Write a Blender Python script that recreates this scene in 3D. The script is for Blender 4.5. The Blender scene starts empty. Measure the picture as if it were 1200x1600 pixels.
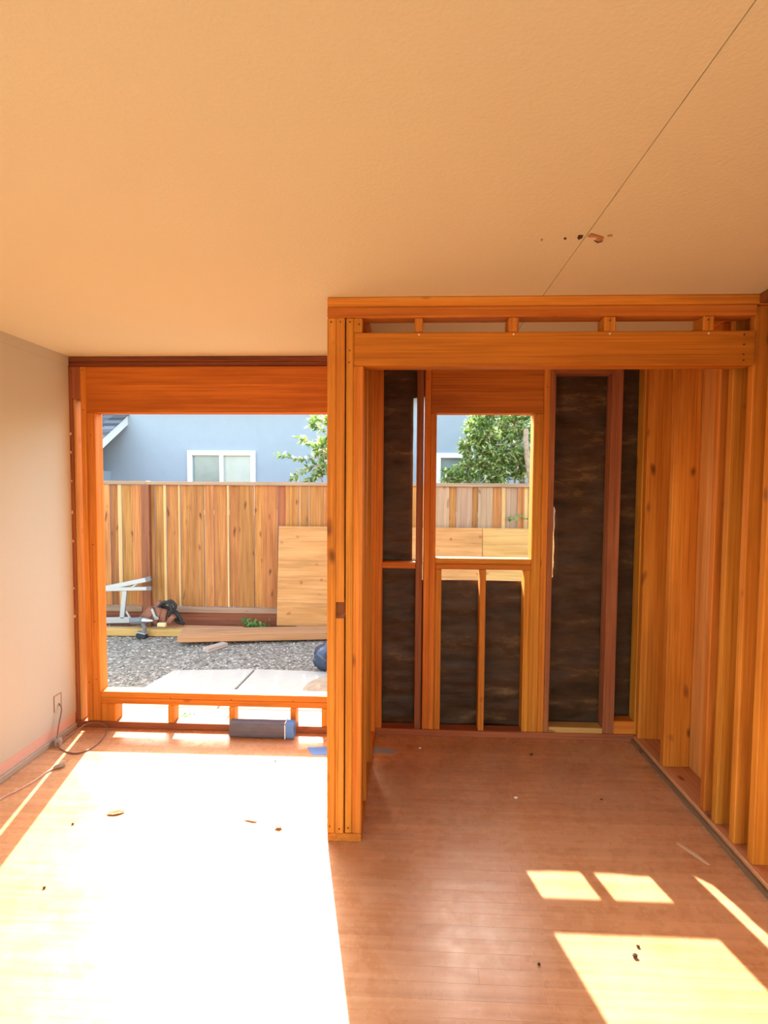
import bpy, bmesh, math, random
from mathutils import Vector, Matrix, noise
random.seed(7)
scene = bpy.context.scene
COL = scene.collection
PI = math.pi

# ------------------------------------------------------------------ camera
F_PX, PITCH, YAW, ROLL, EYE = 842.29, -0.0520, -0.0423, 0.0065, 1.6026
FW = Vector((math.sin(YAW)*math.cos(PITCH), math.cos(YAW)*math.cos(PITCH), math.sin(PITCH)))
RT0 = Vector((math.cos(YAW), -math.sin(YAW), 0)); UP0 = RT0.cross(FW)
RT = RT0*math.cos(ROLL) + UP0*math.sin(ROLL); UP = -RT0*math.sin(ROLL) + UP0*math.cos(ROLL)
cd = bpy.data.cameras.new('camera'); cam = bpy.data.objects.new('camera', cd); COL.objects.link(cam)
cd.sensor_fit = 'VERTICAL'; cd.sensor_height = 24.0; cd.lens = F_PX/1600*24.0; cd.clip_start = .05; cd.clip_end = 200
M = Matrix(((RT.x, UP.x, -FW.x, 0), (RT.y, UP.y, -FW.y, 0), (RT.z, UP.z, -FW.z, EYE), (0, 0, 0, 1)))
cam.matrix_world = M
scene.camera = cam

# ------------------------------------------------------------------ light
SUN_T, SUN_A = 0.742, 0.228                      # rise per metre, sideways drift per metre
sdir = Vector((SUN_A, -1, -SUN_T*math.sqrt(1+SUN_A**2)))
sun = bpy.data.objects.new('sun', bpy.data.lights.new('sun', 'SUN')); COL.objects.link(sun)
sun.data.energy = 19; sun.data.color = (1.0, .90, .74); sun.data.angle = math.radians(.53)
sun.rotation_euler = sdir.to_track_quat('-Z', 'Y').to_euler(); sun.location = (-3, 12, 9)
world = bpy.data.worlds.new('world'); scene.world = world; world.use_nodes = True
wn = world.node_tree; bg = wn.nodes['Background']
sky = wn.nodes.new('ShaderNodeTexSky'); sky.sky_type = 'NISHITA'; sky.sun_disc = False
sky.sun_elevation = math.atan(SUN_T); sky.sun_rotation = math.atan2(-SUN_A, 1)
sky.air_density = 1.0; sky.dust_density = 1.5
tint = wn.nodes.new('ShaderNodeMixRGB'); tint.blend_type = 'MULTIPLY'; tint.inputs[0].default_value = 1; tint.inputs[2].default_value = (1.0, .905, .75, 1)   # daylight white balance
wn.links.new(sky.outputs[0], tint.inputs[1]); wn.links.new(tint.outputs[0], bg.inputs[0]); bg.inputs[1].default_value = 1.25
vs = scene.view_settings
vs.view_transform = 'Standard'; vs.look = 'None'; vs.gamma = 1; vs.exposure = 0.2; vs.use_curve_mapping = False

# ------------------------------------------------------------------ helpers
def at(px, py, D):
    v = FW + RT*((px-600)/F_PX) - UP*((py-800)/F_PX)
    return Vector((0, 0, EYE)) + v*(D/v.y)
def atz(px, py, Z):
    v = FW + RT*((px-600)/F_PX) - UP*((py-800)/F_PX)
    return Vector((0, 0, EYE)) + v*((Z-EYE)/v.z)
def props(o, label=None, cat=None, group=None, kind=None):
    if label: o['label'] = label
    if cat: o['category'] = cat
    if group: o['group'] = group
    if kind: o['kind'] = kind
    return o
def root(name, loc, label, cat, group=None, kind=None):
    o = bpy.data.objects.new(name, None); COL.objects.link(o); o.location = loc; o.empty_display_size = .1
    return props(o, label, cat, group, kind)
def link(name, me, mat, parent=None, loc=(0, 0, 0), rot=None, smooth=False):
    if mat and not me.materials: me.materials.append(mat)
    o = bpy.data.objects.new(name, me); COL.objects.link(o)
    loc = Vector(loc)
    if parent is not None:
        o.parent = parent; p = parent; off = Vector()
        while p is not None: off += p.location; p = p.parent
        loc = loc - off
    o.location = loc
    if rot is not None: o.rotation_euler = rot
    if smooth:
        for f in me.polygons: f.use_smooth = True
    return o
def from_bm(name, bm, mat, parent=None, loc=(0, 0, 0), rot=None, smooth=False):
    me = bpy.data.meshes.new(name); bm.normal_update(); bm.to_mesh(me); bm.free()
    return link(name, me, mat, parent, loc, rot, smooth)
def bm_box(bm, sx, sy, sz, bevel=0, c=(0, 0, 0), mtx=None):
    g = bmesh.ops.create_cube(bm, size=1)['verts']
    for v in g: v.co = Vector((v.co.x*sx+c[0], v.co.y*sy+c[1], v.co.z*sz+c[2]))
    if bevel:
        ed = list({e for v in g for e in v.link_edges})
        r = bmesh.ops.bevel(bm, geom=ed, offset=bevel, segments=1, affect='EDGES', profile=.5)
        g = list({v for f in r['faces'] for v in f.verts})
    if mtx is not None:
        for v in g: v.co = mtx @ v.co
    return g
AX = {2: (0, 0, 0), 0: Matrix(((0, 0, 1), (1, 0, 0), (0, 1, 0))).to_euler(), 1: Matrix(((0, 1, 0), (0, 0, 1), (1, 0, 0))).to_euler()}
def lumber(name, x0, x1, y0, y1, z0, z1, mat, parent=None, bevel=.0038, axis=None):
    """a sawn piece: its long side is the local Z so that the grain follows it"""
    s = (x1-x0, y1-y0, z1-z0); a = axis if axis is not None else max(range(3), key=lambda i: s[i])
    l = {2: (s[0], s[1], s[2]), 0: (s[1], s[2], s[0]), 1: (s[2], s[0], s[1])}[a]
    bm = bmesh.new(); bm_box(bm, *l, bevel=bevel)
    return from_bm(name, bm, mat, parent, ((x0+x1)/2, (y0+y1)/2, (z0+z1)/2), AX[a])
def box(name, x0, x1, y0, y1, z0, z1, mat, parent=None, bevel=0):
    bm = bmesh.new(); bm_box(bm, x1-x0, y1-y0, z1-z0, bevel)
    return from_bm(name, bm, mat, parent, ((x0+x1)/2, (y0+y1)/2, (z0+z1)/2))
def bm_tube(bm, pts, r, n=8, cap=True):
    pts = [Vector(p) for p in pts]; rings = []
    for i, p in enumerate(pts):
        t = (pts[min(i+1, len(pts)-1)] - pts[max(i-1, 0)]).normalized()
        ref = Vector((0, 0, 1)) if abs(t.z) < .9 else Vector((1, 0, 0))
        u = t.cross(ref).normalized(); w = t.cross(u)
        rr = r[i] if isinstance(r, (list, tuple)) else r
        rings.append([bm.verts.new(p + (u*math.cos(2*PI*k/n) + w*math.sin(2*PI*k/n))*rr) for k in range(n)])
    for a, b in zip(rings, rings[1:]):
        for k in range(n): bm.faces.new((a[k], a[(k+1) % n], b[(k+1) % n], b[k]))
    if cap: bm.faces.new(rings[0][::-1]); bm.faces.new(rings[-1])
def catmull(pts, n=8):
    P = [Vector(p) for p in pts]; P = [2*P[0]-P[1]] + P + [2*P[-1]-P[-2]]; out = []
    for i in range(1, len(P)-2):
        a, b, c, d = P[i-1:i+3]
        for k in range(n):
            t = k/n
            out.append(.5*((2*b) + (c-a)*t + (2*a-5*b+4*c-d)*t*t + (3*b-a-3*c+d)*t**3))
    return out + [P[-2]]
def bm_prism(bm, poly, depth, mtx=None):
    """poly: list of (x, z); thickness along y"""
    a = [bm.verts.new((x, 0, z)) for x, z in poly]; b = [bm.verts.new((x, depth, z)) for x, z in poly]
    n = len(poly)
    bm.faces.new(a); bm.faces.new(b[::-1])
    for i in range(n): bm.faces.new((a[i], b[i], b[(i+1) % n], a[(i+1) % n]))
    bmesh.ops.recalc_face_normals(bm, faces=bm.faces)
    if mtx is not None:
        for v in a+b: v.co = mtx @ v.co

# ------------------------------------------------------------------ materials
class NT:
    def __init__(s, name):
        s.m = bpy.data.materials.new(name); s.m.use_nodes = True; s.t = s.m.node_tree
        s.b = s.t.nodes['Principled BSDF']
    def n(s, typ, **kw):
        x = s.t.nodes.new('ShaderNode'+typ)
        for k, v in kw.items():
            if k in x.inputs: x.inputs[k].default_value = v
            else: setattr(x, k, v)
        return x
    def l(s, a, b): s.t.links.new(a, b)
    def ramp(s, fac, stops):
        r = s.n('ValToRGB'); e = r.color_ramp.elements
        while len(e) < len(stops): e.new(.5)
        for el, (p, c) in zip(e, stops): el.position = p; el.color = (*c, 1) if len(c) == 3 else c
        s.l(fac, r.inputs[0]); return r.outputs[0]
    def mix(s, fac, a, b, mode='MIX'):
        x = s.n('MixRGB', blend_type=mode)
        for i, v in ((0, fac), (1, a), (2, b)):
            if hasattr(v, 'links'): s.l(v, x.inputs[i])
            else: x.inputs[i].default_value = v if i == 0 else (*v, 1)
        return x.outputs[0]
    def math(s, op, a, b=0.0):
        x = s.n('Math', operation=op)
        for i, v in ((0, a), (1, b)):
            if hasattr(v, 'links'): s.l(v, x.inputs[i])
            else: x.inputs[i].default_value = v
        return x.outputs[0]
    def bump(s, h, st, dist=.01):
        x = s.n('Bump', Strength=st, Distance=dist); s.l(h, x.inputs['Height']); s.l(x.outputs[0], s.b.inputs['Normal'])
    def col(s, c):
        if hasattr(c, 'links'): s.l(c, s.b.inputs['Base Color'])
        else: s.b.inputs['Base Color'].default_value = (*c, 1)
    def coords(s, scale, rnd=True, kind='Object'):
        tc = s.n('TexCoord'); src = tc.outputs[kind]
        if rnd:
            oi = s.n('ObjectInfo'); k = s.n('VectorMath', operation='SCALE'); k.inputs[0].default_value = (13.1, 7.7, 21.3)
            s.l(oi.outputs['Random'], k.inputs['Scale']); ad = s.n('VectorMath', operation='ADD')
            s.l(src, ad.inputs[0]); s.l(k.outputs[0], ad.inputs[1]); src = ad.outputs[0]; s.rand = oi.outputs['Random']
        mp = s.n('Mapping'); mp.inputs['Scale'].default_value = scale; s.l(src, mp.inputs['Vector']); s.src = src
        return mp.outputs[0]
def wood(name, lo, hi, knot=(.15, .04, .008), rough=.6, knots=.42, tint=.25, grain=1.0, kscale=(9, 9, 4.5)):
    t = NT(name)
    v = t.coords((26*grain, 26*grain, 1.1))
    n1 = t.n('TexNoise', Scale=1.0, Detail=5.0, Roughness=.6); t.l(v, n1.inputs['Vector'])
    w = t.n('TexWave', Scale=.55, Distortion=5.0, Detail=2.0); w.inputs['Detail Scale'].default_value = .6; t.l(v, w.inputs['Vector'])
    f = t.math('ADD', t.math('MULTIPLY', n1.outputs[0], .95), t.math('MULTIPLY', w.outputs['Fac'], .06))
    c = t.ramp(f, [(.30, lo), (.68, hi)])
    mf = t.n('Mapping'); mf.inputs['Scale'].default_value = (110*grain, 110*grain, 1.6); t.l(t.src, mf.inputs['Vector'])
    n3 = t.n('TexNoise', Scale=1.0, Detail=3.0); t.l(mf.outputs[0], n3.inputs['Vector'])
    c = t.mix(t.math('MULTIPLY', t.ramp(n3.outputs[0], [(.50, (0, 0, 0)), (.72, (1, 1, 1))]), .55), c, tuple(x*.62 for x in lo))
    ms_ = t.n('Mapping'); ms_.inputs['Scale'].default_value = (6, 6, 1.3); t.l(t.src, ms_.inputs['Vector'])
    n4 = t.n('TexNoise', Scale=1.0, Detail=5.0, Roughness=.6); t.l(ms_.outputs[0], n4.inputs['Vector'])
    c = t.mix(t.math('MULTIPLY', t.ramp(n4.outputs[0], [(.55, (0, 0, 0)), (.78, (1, 1, 1))]), .5), c, tuple(x*.55 for x in lo))
    mp = t.n('Mapping'); mp.inputs['Scale'].default_value = kscale; t.l(t.src, mp.inputs['Vector'])
    dn = t.n('TexNoise', Scale=3.0); t.l(t.src, dn.inputs['Vector'])
    va = t.n('VectorMath', operation='ADD'); t.l(mp.outputs[0], va.inputs[0]); t.l(dn.outputs[1], va.inputs[1])
    vo = t.n('TexVoronoi', Scale=1.0); t.l(va.outputs[0], vo.inputs['Vector'])
    sep = t.n('SeparateColor'); t.l(vo.outputs['Color'], sep.inputs[0])
    on = t.math('LESS_THAN', sep.outputs[0], knots)
    k = t.ramp(vo.outputs['Distance'], [(.06, (1, 1, 1)), (.20, (0, 0, 0))])
    kk = t.math('MULTIPLY', t.math('MULTIPLY', k, on), .85)
    c = t.mix(kk, c, knot)
    hs = t.n('HueSaturation'); t.l(c, hs.inputs['Color'])
    t.l(t.math('ADD', t.math('MULTIPLY', t.rand, tint), 1-tint/2), hs.inputs['Value'])
    wn_ = t.n('TexWhiteNoise', noise_dimensions='1D'); t.l(t.rand, wn_.inputs['W'])
    t.l(t.math('ADD', t.math('MULTIPLY', wn_.outputs['Value'], .016), .492), hs.inputs['Hue'])
    t.col(hs.outputs[0]); t.b.inputs['Roughness'].default_value = rough; t.b.inputs['Specular IOR Level'].default_value = .25
    t.bump(f, .25, .002)
    return t.m
def plain(name, c, rough=.6, metal=0, nscale=0, namt=.15, bump=0, spec=.5):
    t = NT(name); t.b.inputs['Roughness'].default_value = rough; t.b.inputs['Metallic'].default_value = metal
    t.b.inputs['Specular IOR Level'].default_value = spec
    if nscale:
        v = t.coords((nscale,)*3); n1 = t.n('TexNoise', Scale=1.0, Detail=6.0, Roughness=.65); t.l(v, n1.inputs['Vector'])
        t.col(t.mix(t.ramp(n1.outputs[0], [(.3, (0, 0, 0)), (.7, (1, 1, 1))]), tuple(x*(1-namt) for x in c), tuple(min(1, x*(1+namt)) for x in c)))
        if bump: t.bump(n1.outputs[0], bump, .01)
    else: t.col(c)
    return t.m

FIR = wood('fir_lumber', (.53, .16, .013), (.78, .305, .042), tint=.22)
FIR_HDR = wood('fir_header', (.40, .115, .008), (.63, .215, .020), tint=.1, knots=.25, kscale=(4, 4, 1.2))
REDWOOD = wood('old_redwood', (.26, .075, .028), (.42, .15, .06), tint=.3, knots=.2)
DARKPLATE = wood('dark_old_plate', (.10, .025, .008), (.30, .09, .03), knots=.1, tint=.1)
PLYIN = wood('plywood_inner', (.62, .255, .06), (.78, .37, .11), knots=.35, kscale=(3, 3, 1.2), grain=.4)
PLYOUT = wood('plywood_yard', (.48, .235, .065), (.62, .34, .115), knot=(.34, .10, .025), knots=.75, kscale=(7, 7, 6), grain=.35, tint=.12)
CEDAR = wood('cedar_board', (.30, .105, .022), (.56, .245, .07), knot=(.12, .03, .01), knots=.8, tint=.45, kscale=(9, 9, 3.2))
CEDARPALE = wood('cedar_sapwood', (.60, .34, .12), (.74, .46, .19), knots=.3, tint=.15)
CEDARGREY = wood('cedar_weathered', (.34, .20, .115), (.50, .31, .19), knot=(.17, .07, .03), knots=.7, tint=.2, kscale=(8, 8, 3))
CEDARRED = wood('cedar_post', (.20, .06, .025), (.32, .11, .05), knots=.3)
FENCECAP = wood('fence_cap', (.32, .19, .11), (.46, .29, .18), knots=.2)
YELLOWWOOD = wood('yellow_lumber', (.54, .31, .085), (.68, .43, .15), knots=.2, tint=.1)
PINKWOOD = wood('pink_beam', (.46, .20, .085), (.60, .30, .15), knots=.15, tint=.1)
SCRAP = wood('grey_scrap', (.42, .32, .25), (.6, .48, .38), knots=.1)
OLDSTRIP = wood('old_floor_strip', (.14, .08, .045), (.30, .19, .11), knots=.2)
DUSTYPLATE = wood('dusty_plate', (.50, .22, .085), (.66, .35, .16), knots=.3)
def felt_mat():
    t = NT('tar_felt'); v = t.coords((2.2, 2, 7), rnd=False)
    n1 = t.n('TexNoise', Scale=1.5, Detail=8.0, Roughness=.7); t.l(v, n1.inputs['Vector'])
    n2 = t.n('TexNoise', Scale=.6, Detail=3.0); t.l(v, n2.inputs['Vector'])
    c = t.ramp(n1.outputs[0], [(.35, (.032, .015, .006)), (.58, (.075, .036, .014)), (.74, (.22, .12, .045))])
    t.col(c); t.b.inputs['Roughness'].default_value = .5; t.b.inputs['Specular IOR Level'].default_value = .3
    t.bump(n1.outputs[0], .5, .01); return t.m
FELT = felt_mat()
def floor_mat():
    t = NT('worn_strip_floor'); v = t.coords((40, 40, 1.0))
    g = t.n('TexNoise', Scale=1.0, Detail=6.0, Roughness=.6); t.l(v, g.inputs['Vector'])
    geo = t.n('NewGeometry')
    big = t.n('TexNoise', Scale=2.3, Detail=6.0, Roughness=.65); t.l(geo.outputs['Position'], big.inputs['Vector'])
    sc = t.n('TexNoise', Scale=9.0, Detail=8.0, Roughness=.75); t.l(geo.outputs['Position'], sc.inputs['Vector'])
    c = t.ramp(g.outputs[0], [(.3, (.50, .235, .105)), (.7, (.68, .37, .195))])
    c = t.mix(t.math('MULTIPLY', t.ramp(big.outputs[0], [(.42, (0, 0, 0)), (.68, (1, 1, 1))]), .45), c, (.72, .48, .30))
    c = t.mix(t.math('MULTIPLY', t.ramp(sc.outputs[0], [(.58, (0, 0, 0)), (.75, (1, 1, 1))]), .35), c, (.50, .20, .07))
    hs = t.n('HueSaturation'); t.l(c, hs.inputs['Color']); t.l(t.math('ADD', t.math('MULTIPLY', t.rand, .10), .95), hs.inputs['Value'])
    t.col(hs.outputs[0])
    r = t.ramp(sc.outputs[0], [(.3, (.17,)*3), (.75, (.42,)*3)]); t.l(r, t.b.inputs['Roughness'])
    t.b.inputs['Specular IOR Level'].default_value = .45
    t.bump(t.math('ADD', t.math('MULTIPLY', g.outputs[0], .5), sc.outputs[0]), .16, .004)
    return t.m
FLOOR = floor_mat()
def plaster(name, a, b, sc=90, st=.12):
    t = NT(name); geo = t.n('NewGeometry')
    n1 = t.n('TexNoise', Scale=float(sc), Detail=4.0); t.l(geo.outputs['Position'], n1.inputs['Vector'])
    n2 = t.n('TexNoise', Scale=1.3, Detail=4.0); t.l(geo.outputs['Position'], n2.inputs['Vector'])
    t.col(t.mix(t.math('ADD', t.math('MULTIPLY', n1.outputs[0], .5), t.math('MULTIPLY', n2.outputs[0], .5)), a, b))
    t.b.inputs['Roughness'].default_value = .85; t.b.inputs['Specular IOR Level'].default_value = .15
    t.bump(n1.outputs[0], st, .004); return t.m
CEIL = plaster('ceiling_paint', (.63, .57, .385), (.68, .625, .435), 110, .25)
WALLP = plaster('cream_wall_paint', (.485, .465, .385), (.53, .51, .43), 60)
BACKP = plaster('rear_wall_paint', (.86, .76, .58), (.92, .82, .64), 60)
PINK = plaster('bare_pink_plaster', (.62, .38, .30), (.72, .46, .37), 40)
GREYB = plaster('grey_plaster_base', (.36, .31, .24), (.48, .42, .33), 40)
GYPEDGE = plaster('torn_gypsum', (.30, .13, .05), (.42, .20, .09), 40)
def gravel_mat():
    t = NT('gravel'); geo = t.n('NewGeometry')
    vo = t.n('TexVoronoi', Scale=42.0); t.l(geo.outputs['Position'], vo.inputs['Vector'])
    n2 = t.n('TexNoise', Scale=3.0, Detail=5.0); t.l(geo.outputs['Position'], n2.inputs['Vector'])
    sep = t.n('SeparateColor'); t.l(vo.outputs['Color'], sep.inputs[0])
    c = t.ramp(sep.outputs[0], [(.0, (.12, .095, .065)), (.5, (.28, .235, .175)), (.85, (.42, .365, .28)), (1, (.66, .59, .47))])
    c = t.mix(t.math('MULTIPLY', n2.outputs[0], .4), c, (.28, .24, .19)); t.col(c); t.b.inputs['Roughness'].default_value = .9
    t.bump(vo.outputs['Distance'], .8, .02); return t.m
GRAVEL = gravel_mat()
def island_mat(name, stops, rough=.8, spec=.3, trans=0):
    t = NT(name); geo = t.n('NewGeometry'); t.col(t.ramp(geo.outputs['Random Per Island'], stops))
    t.b.inputs['Roughness'].default_value = rough; t.b.inputs['Specular IOR Level'].default_value = spec
    if trans:
        tr = t.n('BsdfTranslucent'); t.l(t.ramp(geo.outputs['Random Per Island'], [(p, tuple(min(1, x*1.7) for x in c)) for p, c in stops]), tr.inputs[0])
        ms = t.n('MixShader', Fac=trans); t.l(t.b.outputs[0], ms.inputs[1]); t.l(tr.outputs[0], ms.inputs[2])
        t.l(ms.outputs[0], t.t.nodes['Material Output'].inputs[0])
    return t.m
PEBBLE = island_mat('pebbles', [(0, (.15, .12, .085)), (.5, (.32, .27, .2)), (.8, (.46, .40, .31)), (1, (.85, .78, .65))])
LEAF = island_mat('shrub_leaf', [(0, (.06, .14, .03)), (.4, (.18, .30, .065)), (.72, (.40, .48, .16)), (.9, (.68, .70, .36)), (1, (.88, .82, .66))], .3, .6, .42)  # palest stops also put sunlit glints into the leaf colour
WEED = island_mat('weed_leaf', [(0, (.06, .16, .03)), (1, (.24, .40, .10))], .5, .4, .3)
BARK = plain('bark', (.36, .26, .18), .9, nscale=20, namt=.4, bump=.5)
CONC = plain('concrete', (.46, .42, .345), .85, nscale=6, namt=.08, bump=.1)
SOIL = plain('dry_soil', (.36, .26, .17), .95, nscale=9, namt=.3, bump=.4)
BLUEWALL = plain('blue_stucco', (.33, .39, .45), .9, nscale=5, namt=.03, bump=.05, spec=.2)
WHITE = plain('white_trim', (.82, .84, .84), .6)
PANE = plain('house_glass', (.22, .27, .26), .12, nscale=3, namt=.15)
CURTAIN = plain('glass_with_curtain', (.42, .46, .42), .2, nscale=4, namt=.08)
SHINGLE = island_mat('shingles', [(0, (.07, .075, .085)), (.6, (.14, .145, .16)), (1, (.24, .24, .26))], .9)
ALU = plain('aluminium', (.46, .46, .45), .45, .5)
GREYPL = plain('grey_plastic', (.16, .16, .16), .5)
BLACKPL = plain('black_plastic', (.018, .018, .02), .5)
STEEL = plain('steel', (.6, .6, .6), .3, 1)
LEATHER = plain('brown_leather', (.26, .10, .055), .7, nscale=12, namt=.3, bump=.2)
WEBBING = plain('black_webbing', (.025, .022, .02), .8)
YELLOWPL = plain('tan_plastic', (.72, .55, .28), .5)
BAG = plain('blue_black_bag', (.035, .055, .10), .22, nscale=4, namt=.4, bump=.3)
ROLLP = plain('grey_membrane', (.115, .115, .155), .6, nscale=14, namt=.12, bump=.1)
TAPE = plain('blue_tape', (.10, .27, .70), .6)
TAPEFADED = plain('grey_blue_tape', (.36, .42, .52), .6)
WIRE = plain('brown_cable', (.24, .13, .09), .5)
WIREP = plain('pale_cable', (.62, .42, .33), .5)
PLUG = plain('grey_plug', (.38, .32, .27), .6)
DARKHOLE = plain('dark_cavity', (.02, .008, .004), .9)
NAIL = plain('nail_head', (.10, .06, .04), .5, .6)
NAILP = plain('bright_nail', (.85, .75, .6), .5)
DRYLEAF = plain('dry_leaf', (.36, .15, .05), .8)
CHIP = plain('wood_chip', (.72, .55, .38), .8)
CRUMB = plain('dark_crumb', (.06, .03, .018), .9)
PAPERTORN = plain('torn_ceiling_paper', (.42, .20, .09), .9)

# ------------------------------------------------------------------ room shell
H, D1, D2, XL, XR = 2.395, 2.325, 3.366, -2.147, 1.44
DEEP = .089; DO = D2 + DEEP; BACK = -2.7; XW = 1.60

fl = root('floor', (0, 0, 0), 'worn reddish hardwood strip floor across the whole room', 'floor', kind='structure')
box('subfloor', XL-.12, XW+.1, BACK-.12, DO, -.12, -.018, plain('subfloor_board', (.3, .17, .1), .9), fl)
rng = random.Random(3); W = .0572; yy = DO - .02; nplank = 0
shared = {}
def plank(x0, x1, y0, y1):
    L = round(x1-x0, 3); key = L
    if key not in shared:
        bm = bmesh.new(); bm_box(bm, y1-y0-.0001, .018, L-.0001, bevel=.00025); me = bpy.data.meshes.new('plank'); bm.normal_update(); bm.to_mesh(me); bm.free()
        me.materials.append(FLOOR); shared[key] = me
    o = link('plank', shared[key], None, fl, ((x0+x1)/2, (y0+y1)/2, -.009), AX[0]); return o
while yy > .95:
    x = XL - .005
    first = True
    while x < XW:
        L = rng.choice([.8, 1.0, 1.2, 1.4, 1.6]) if not first else rng.choice([.4, .6, .8, 1.0, 1.2])
        first = False
        e = min(x+L, XW)
        if XW - e < .25: e = XW
        plank(x, e, yy-W, yy); x = e
    yy -= W
lumber('rear_planks', XL-.005, XW, BACK, yy, -.018, 0, FLOOR, fl, bevel=.0005, axis=0)

XS = .5625
ce = root('ceiling', (0, 0, H), 'flat peach painted ceiling with a long thin seam', 'ceiling', kind='structure')
box('ceiling_panel', XL-.12, XS-.0013, BACK-.1, DO, H, H+.013, CEIL, ce, .0003)
box('ceiling_panel', XS+.0013, XW+.1, BACK-.1, DO, H, H+.013, CEIL, ce, .0003)
box('ceiling_backing', XL-.14, XW+.14, BACK-.14, DO+.01, H+.0135, H+.1, DARKPLATE, ce)
def scar(pts, mat, dz=.002):
    bm = bmesh.new(); vs_ = [bm.verts.new((x, y, H-dz)) for x, y in pts]; up = [bm.verts.new((x, y, H)) for x, y in pts]
    bm.faces.new(vs_); n = len(pts)
    for i in range(n): bm.faces.new((vs_[i], vs_[(i+1) % n], up[(i+1) % n], up[i]))
    bmesh.ops.recalc_face_normals(bm, faces=bm.faces)
    return from_bm('ceiling_scar', bm, mat, ce)
def cz(px, py): v = atz(px, py, H); return (v.x, v.y)
scar([cz(*p) for p in ((902, 371), (904, 367), (911, 367), (910, 371), (904, 374))], CRUMB)
scar([cz(*p) for p in ((918, 368), (924, 364), (935, 367), (943, 370), (942, 374), (934, 376), (931, 373), (938, 372), (930, 369), (922, 369))], PAPERTORN, .004)
scar([cz(*p) for p in ((928, 375), (934, 377), (942, 374), (941, 376.5), (934, 378.5))], CRUMB, .003)
scar([cz(*p) for p in ((881, 371), (885, 371), (885, 373.5), (881, 373.5))], CRUMB)
scar([cz(*p) for p in ((845, 373), (848, 373), (848, 375.5), (845, 375.5))], PAPERTORN)
scar([cz(*p) for p in ((949, 367), (956, 366), (957, 368), (950, 369))], PAPERTORN)

wl = root('wall_left', (XL, .3, 0), 'cream plastered wall along the left side', 'wall', kind='structure')
WY0, WY1, WZ0, WZ1 = -2.4, .7, .12, 2.2  # opening out of view, added to let in fill light from the left
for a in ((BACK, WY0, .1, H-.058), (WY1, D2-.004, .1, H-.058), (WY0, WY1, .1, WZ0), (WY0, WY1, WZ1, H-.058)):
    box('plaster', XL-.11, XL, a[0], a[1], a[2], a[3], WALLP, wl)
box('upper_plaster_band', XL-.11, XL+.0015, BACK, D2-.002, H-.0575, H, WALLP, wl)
box('bare_base_strip', XL-.11, XL-.003, BACK, D2-.006, .036, .0995, PINK, wl)
box('grey_base_strip', XL-.11, XL+.010, BACK, D2-.01, 0, .0355, GREYB, wl, .004)
bm = bmesh.new()
rr = random.Random(5); zz = .1
while zz < H-.05:
    h = rr.uniform(.03, .12); d = rr.uniform(.001, .007)
    bm_box(bm, .022, d, h*.8, 0, (XL-.011, D2-.004+d/2, zz+h/2)); zz += h
from_bm('ragged_plaster_edge', bm, GYPEDGE, wl)
# bits of plaster key still stuck on the edge
for z in (1.95, 1.75, 1.62, 1.4, 1.2, .95, .7):
    bm = bmesh.new(); bmesh.ops.create_icosphere(bm, subdivisions=1, radius=.008)
    for v in bm.verts: v.co.x *= .6; v.co.z *= rr.uniform(.6, 2); v.co += Vector((rr.uniform(-.002, .002),)*3)
    from_bm('plaster_crumb', bm, CHIP, wl, (XL+.004, D2+.0, z+rr.uniform(-.05, .05)))
# outlet box cut into the wall
ob = root('junction_box', (XL, 3.175, .19), 'small flush junction box cut in the cream wall near the floor', 'electrical box')
for a in ((XL+.001, XL+.004, 3.142, 3.146, .19, .292), (XL+.001, XL+.004, 3.208, 3.212, .19, .292), (XL+.001, XL+.004, 3.146, 3.208, .288, .292)):
    box('box_edge', *a, GYPEDGE, ob)
box('cover', XL-.002, XL+.002, 3.1465, 3.2075, .19, .2875, WALLP, ob)

# ------------------------------------------------------------------ far wall (framing)
wf = root('wall_far', (0, D2, 0), 'opened stud wall at the far end with two window openings', 'wall', kind='structure')
def fs(x0, x1, z0, z1, mat=FIR, name='stud', y0=D2, y1=None, **k): return lumber(name, x0, x1, y0, y1 if y1 is not None else DO, z0, z1, mat, wf, **k)
SH = .0455
# top plates and bottom plates
fs(XL-.05, -.3445, 2.332, 2.362, DARKPLATE, 'top_plate', y0=D2+.004); fs(XL-.06, -.3445, 2.363, H-.001, DARKPLATE, 'top_plate', y0=D2+.001)
fs(-.343, XW, 2.332, 2.362, FIR, 'top_plate', y0=D2+.001); fs(-.343, XW, 2.363, H-.001, FIR, 'top_plate')
fs(XL-.06, -.345, 0, .042, REDWOOD, 'bottom_plate', y0=D2-.004); fs(-.344, XR, 0, .042, REDWOOD, 'bottom_plate', y0=D2-.004)
# left bay: corner stud, gap, king, jack, header, sill, cripples
fs(XL-.06, -2.130, SH-.003, 2.331, REDWOOD)
fs(-2.1295, -2.113, SH-.003, 2.13, PLYOUT, 'pale_gap_piece', y0=D2+.008)  # added pale piece, its colour stands in for light on the corner stud
fs(-2.1295, -2.0765, 2.1305, 2.331, REDWOOD, 'block', axis=2)  # dark block added to shut out daylight above the pale piece
fs(-2.076, -2.0385, .043, 2.331)
hd = fs(-2.0375, -.3455, 2.042, 2.331, FIR_HDR, 'header')
fs(-2.0375, -1.984, .043, 2.0415, name='jack_stud')
fs(-1.9835, -.3455, .200, .239, name='sill_plate', y0=D2+.001); fs(-1.9835, -.3455, .160, .1995, name='sill_plate')
for a, b in ((-1.9825, -1.940), (-1.9395, -1.885), (-1.539, -1.502), (-1.137, -1.102), (-.737, -.702), (-.535, -.497)):
    fs(a, b, .0425, .1595, name='cripple_stud', axis=2)
fs(-.42, -.382, .24, 2.0415, name='jack_stud')
fs(-.381, -.3455, .24, 2.0415, name='jack_stud')
fs(-.42, -.3455, .0425, .1595, name='cripple_stud', axis=2)
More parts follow.
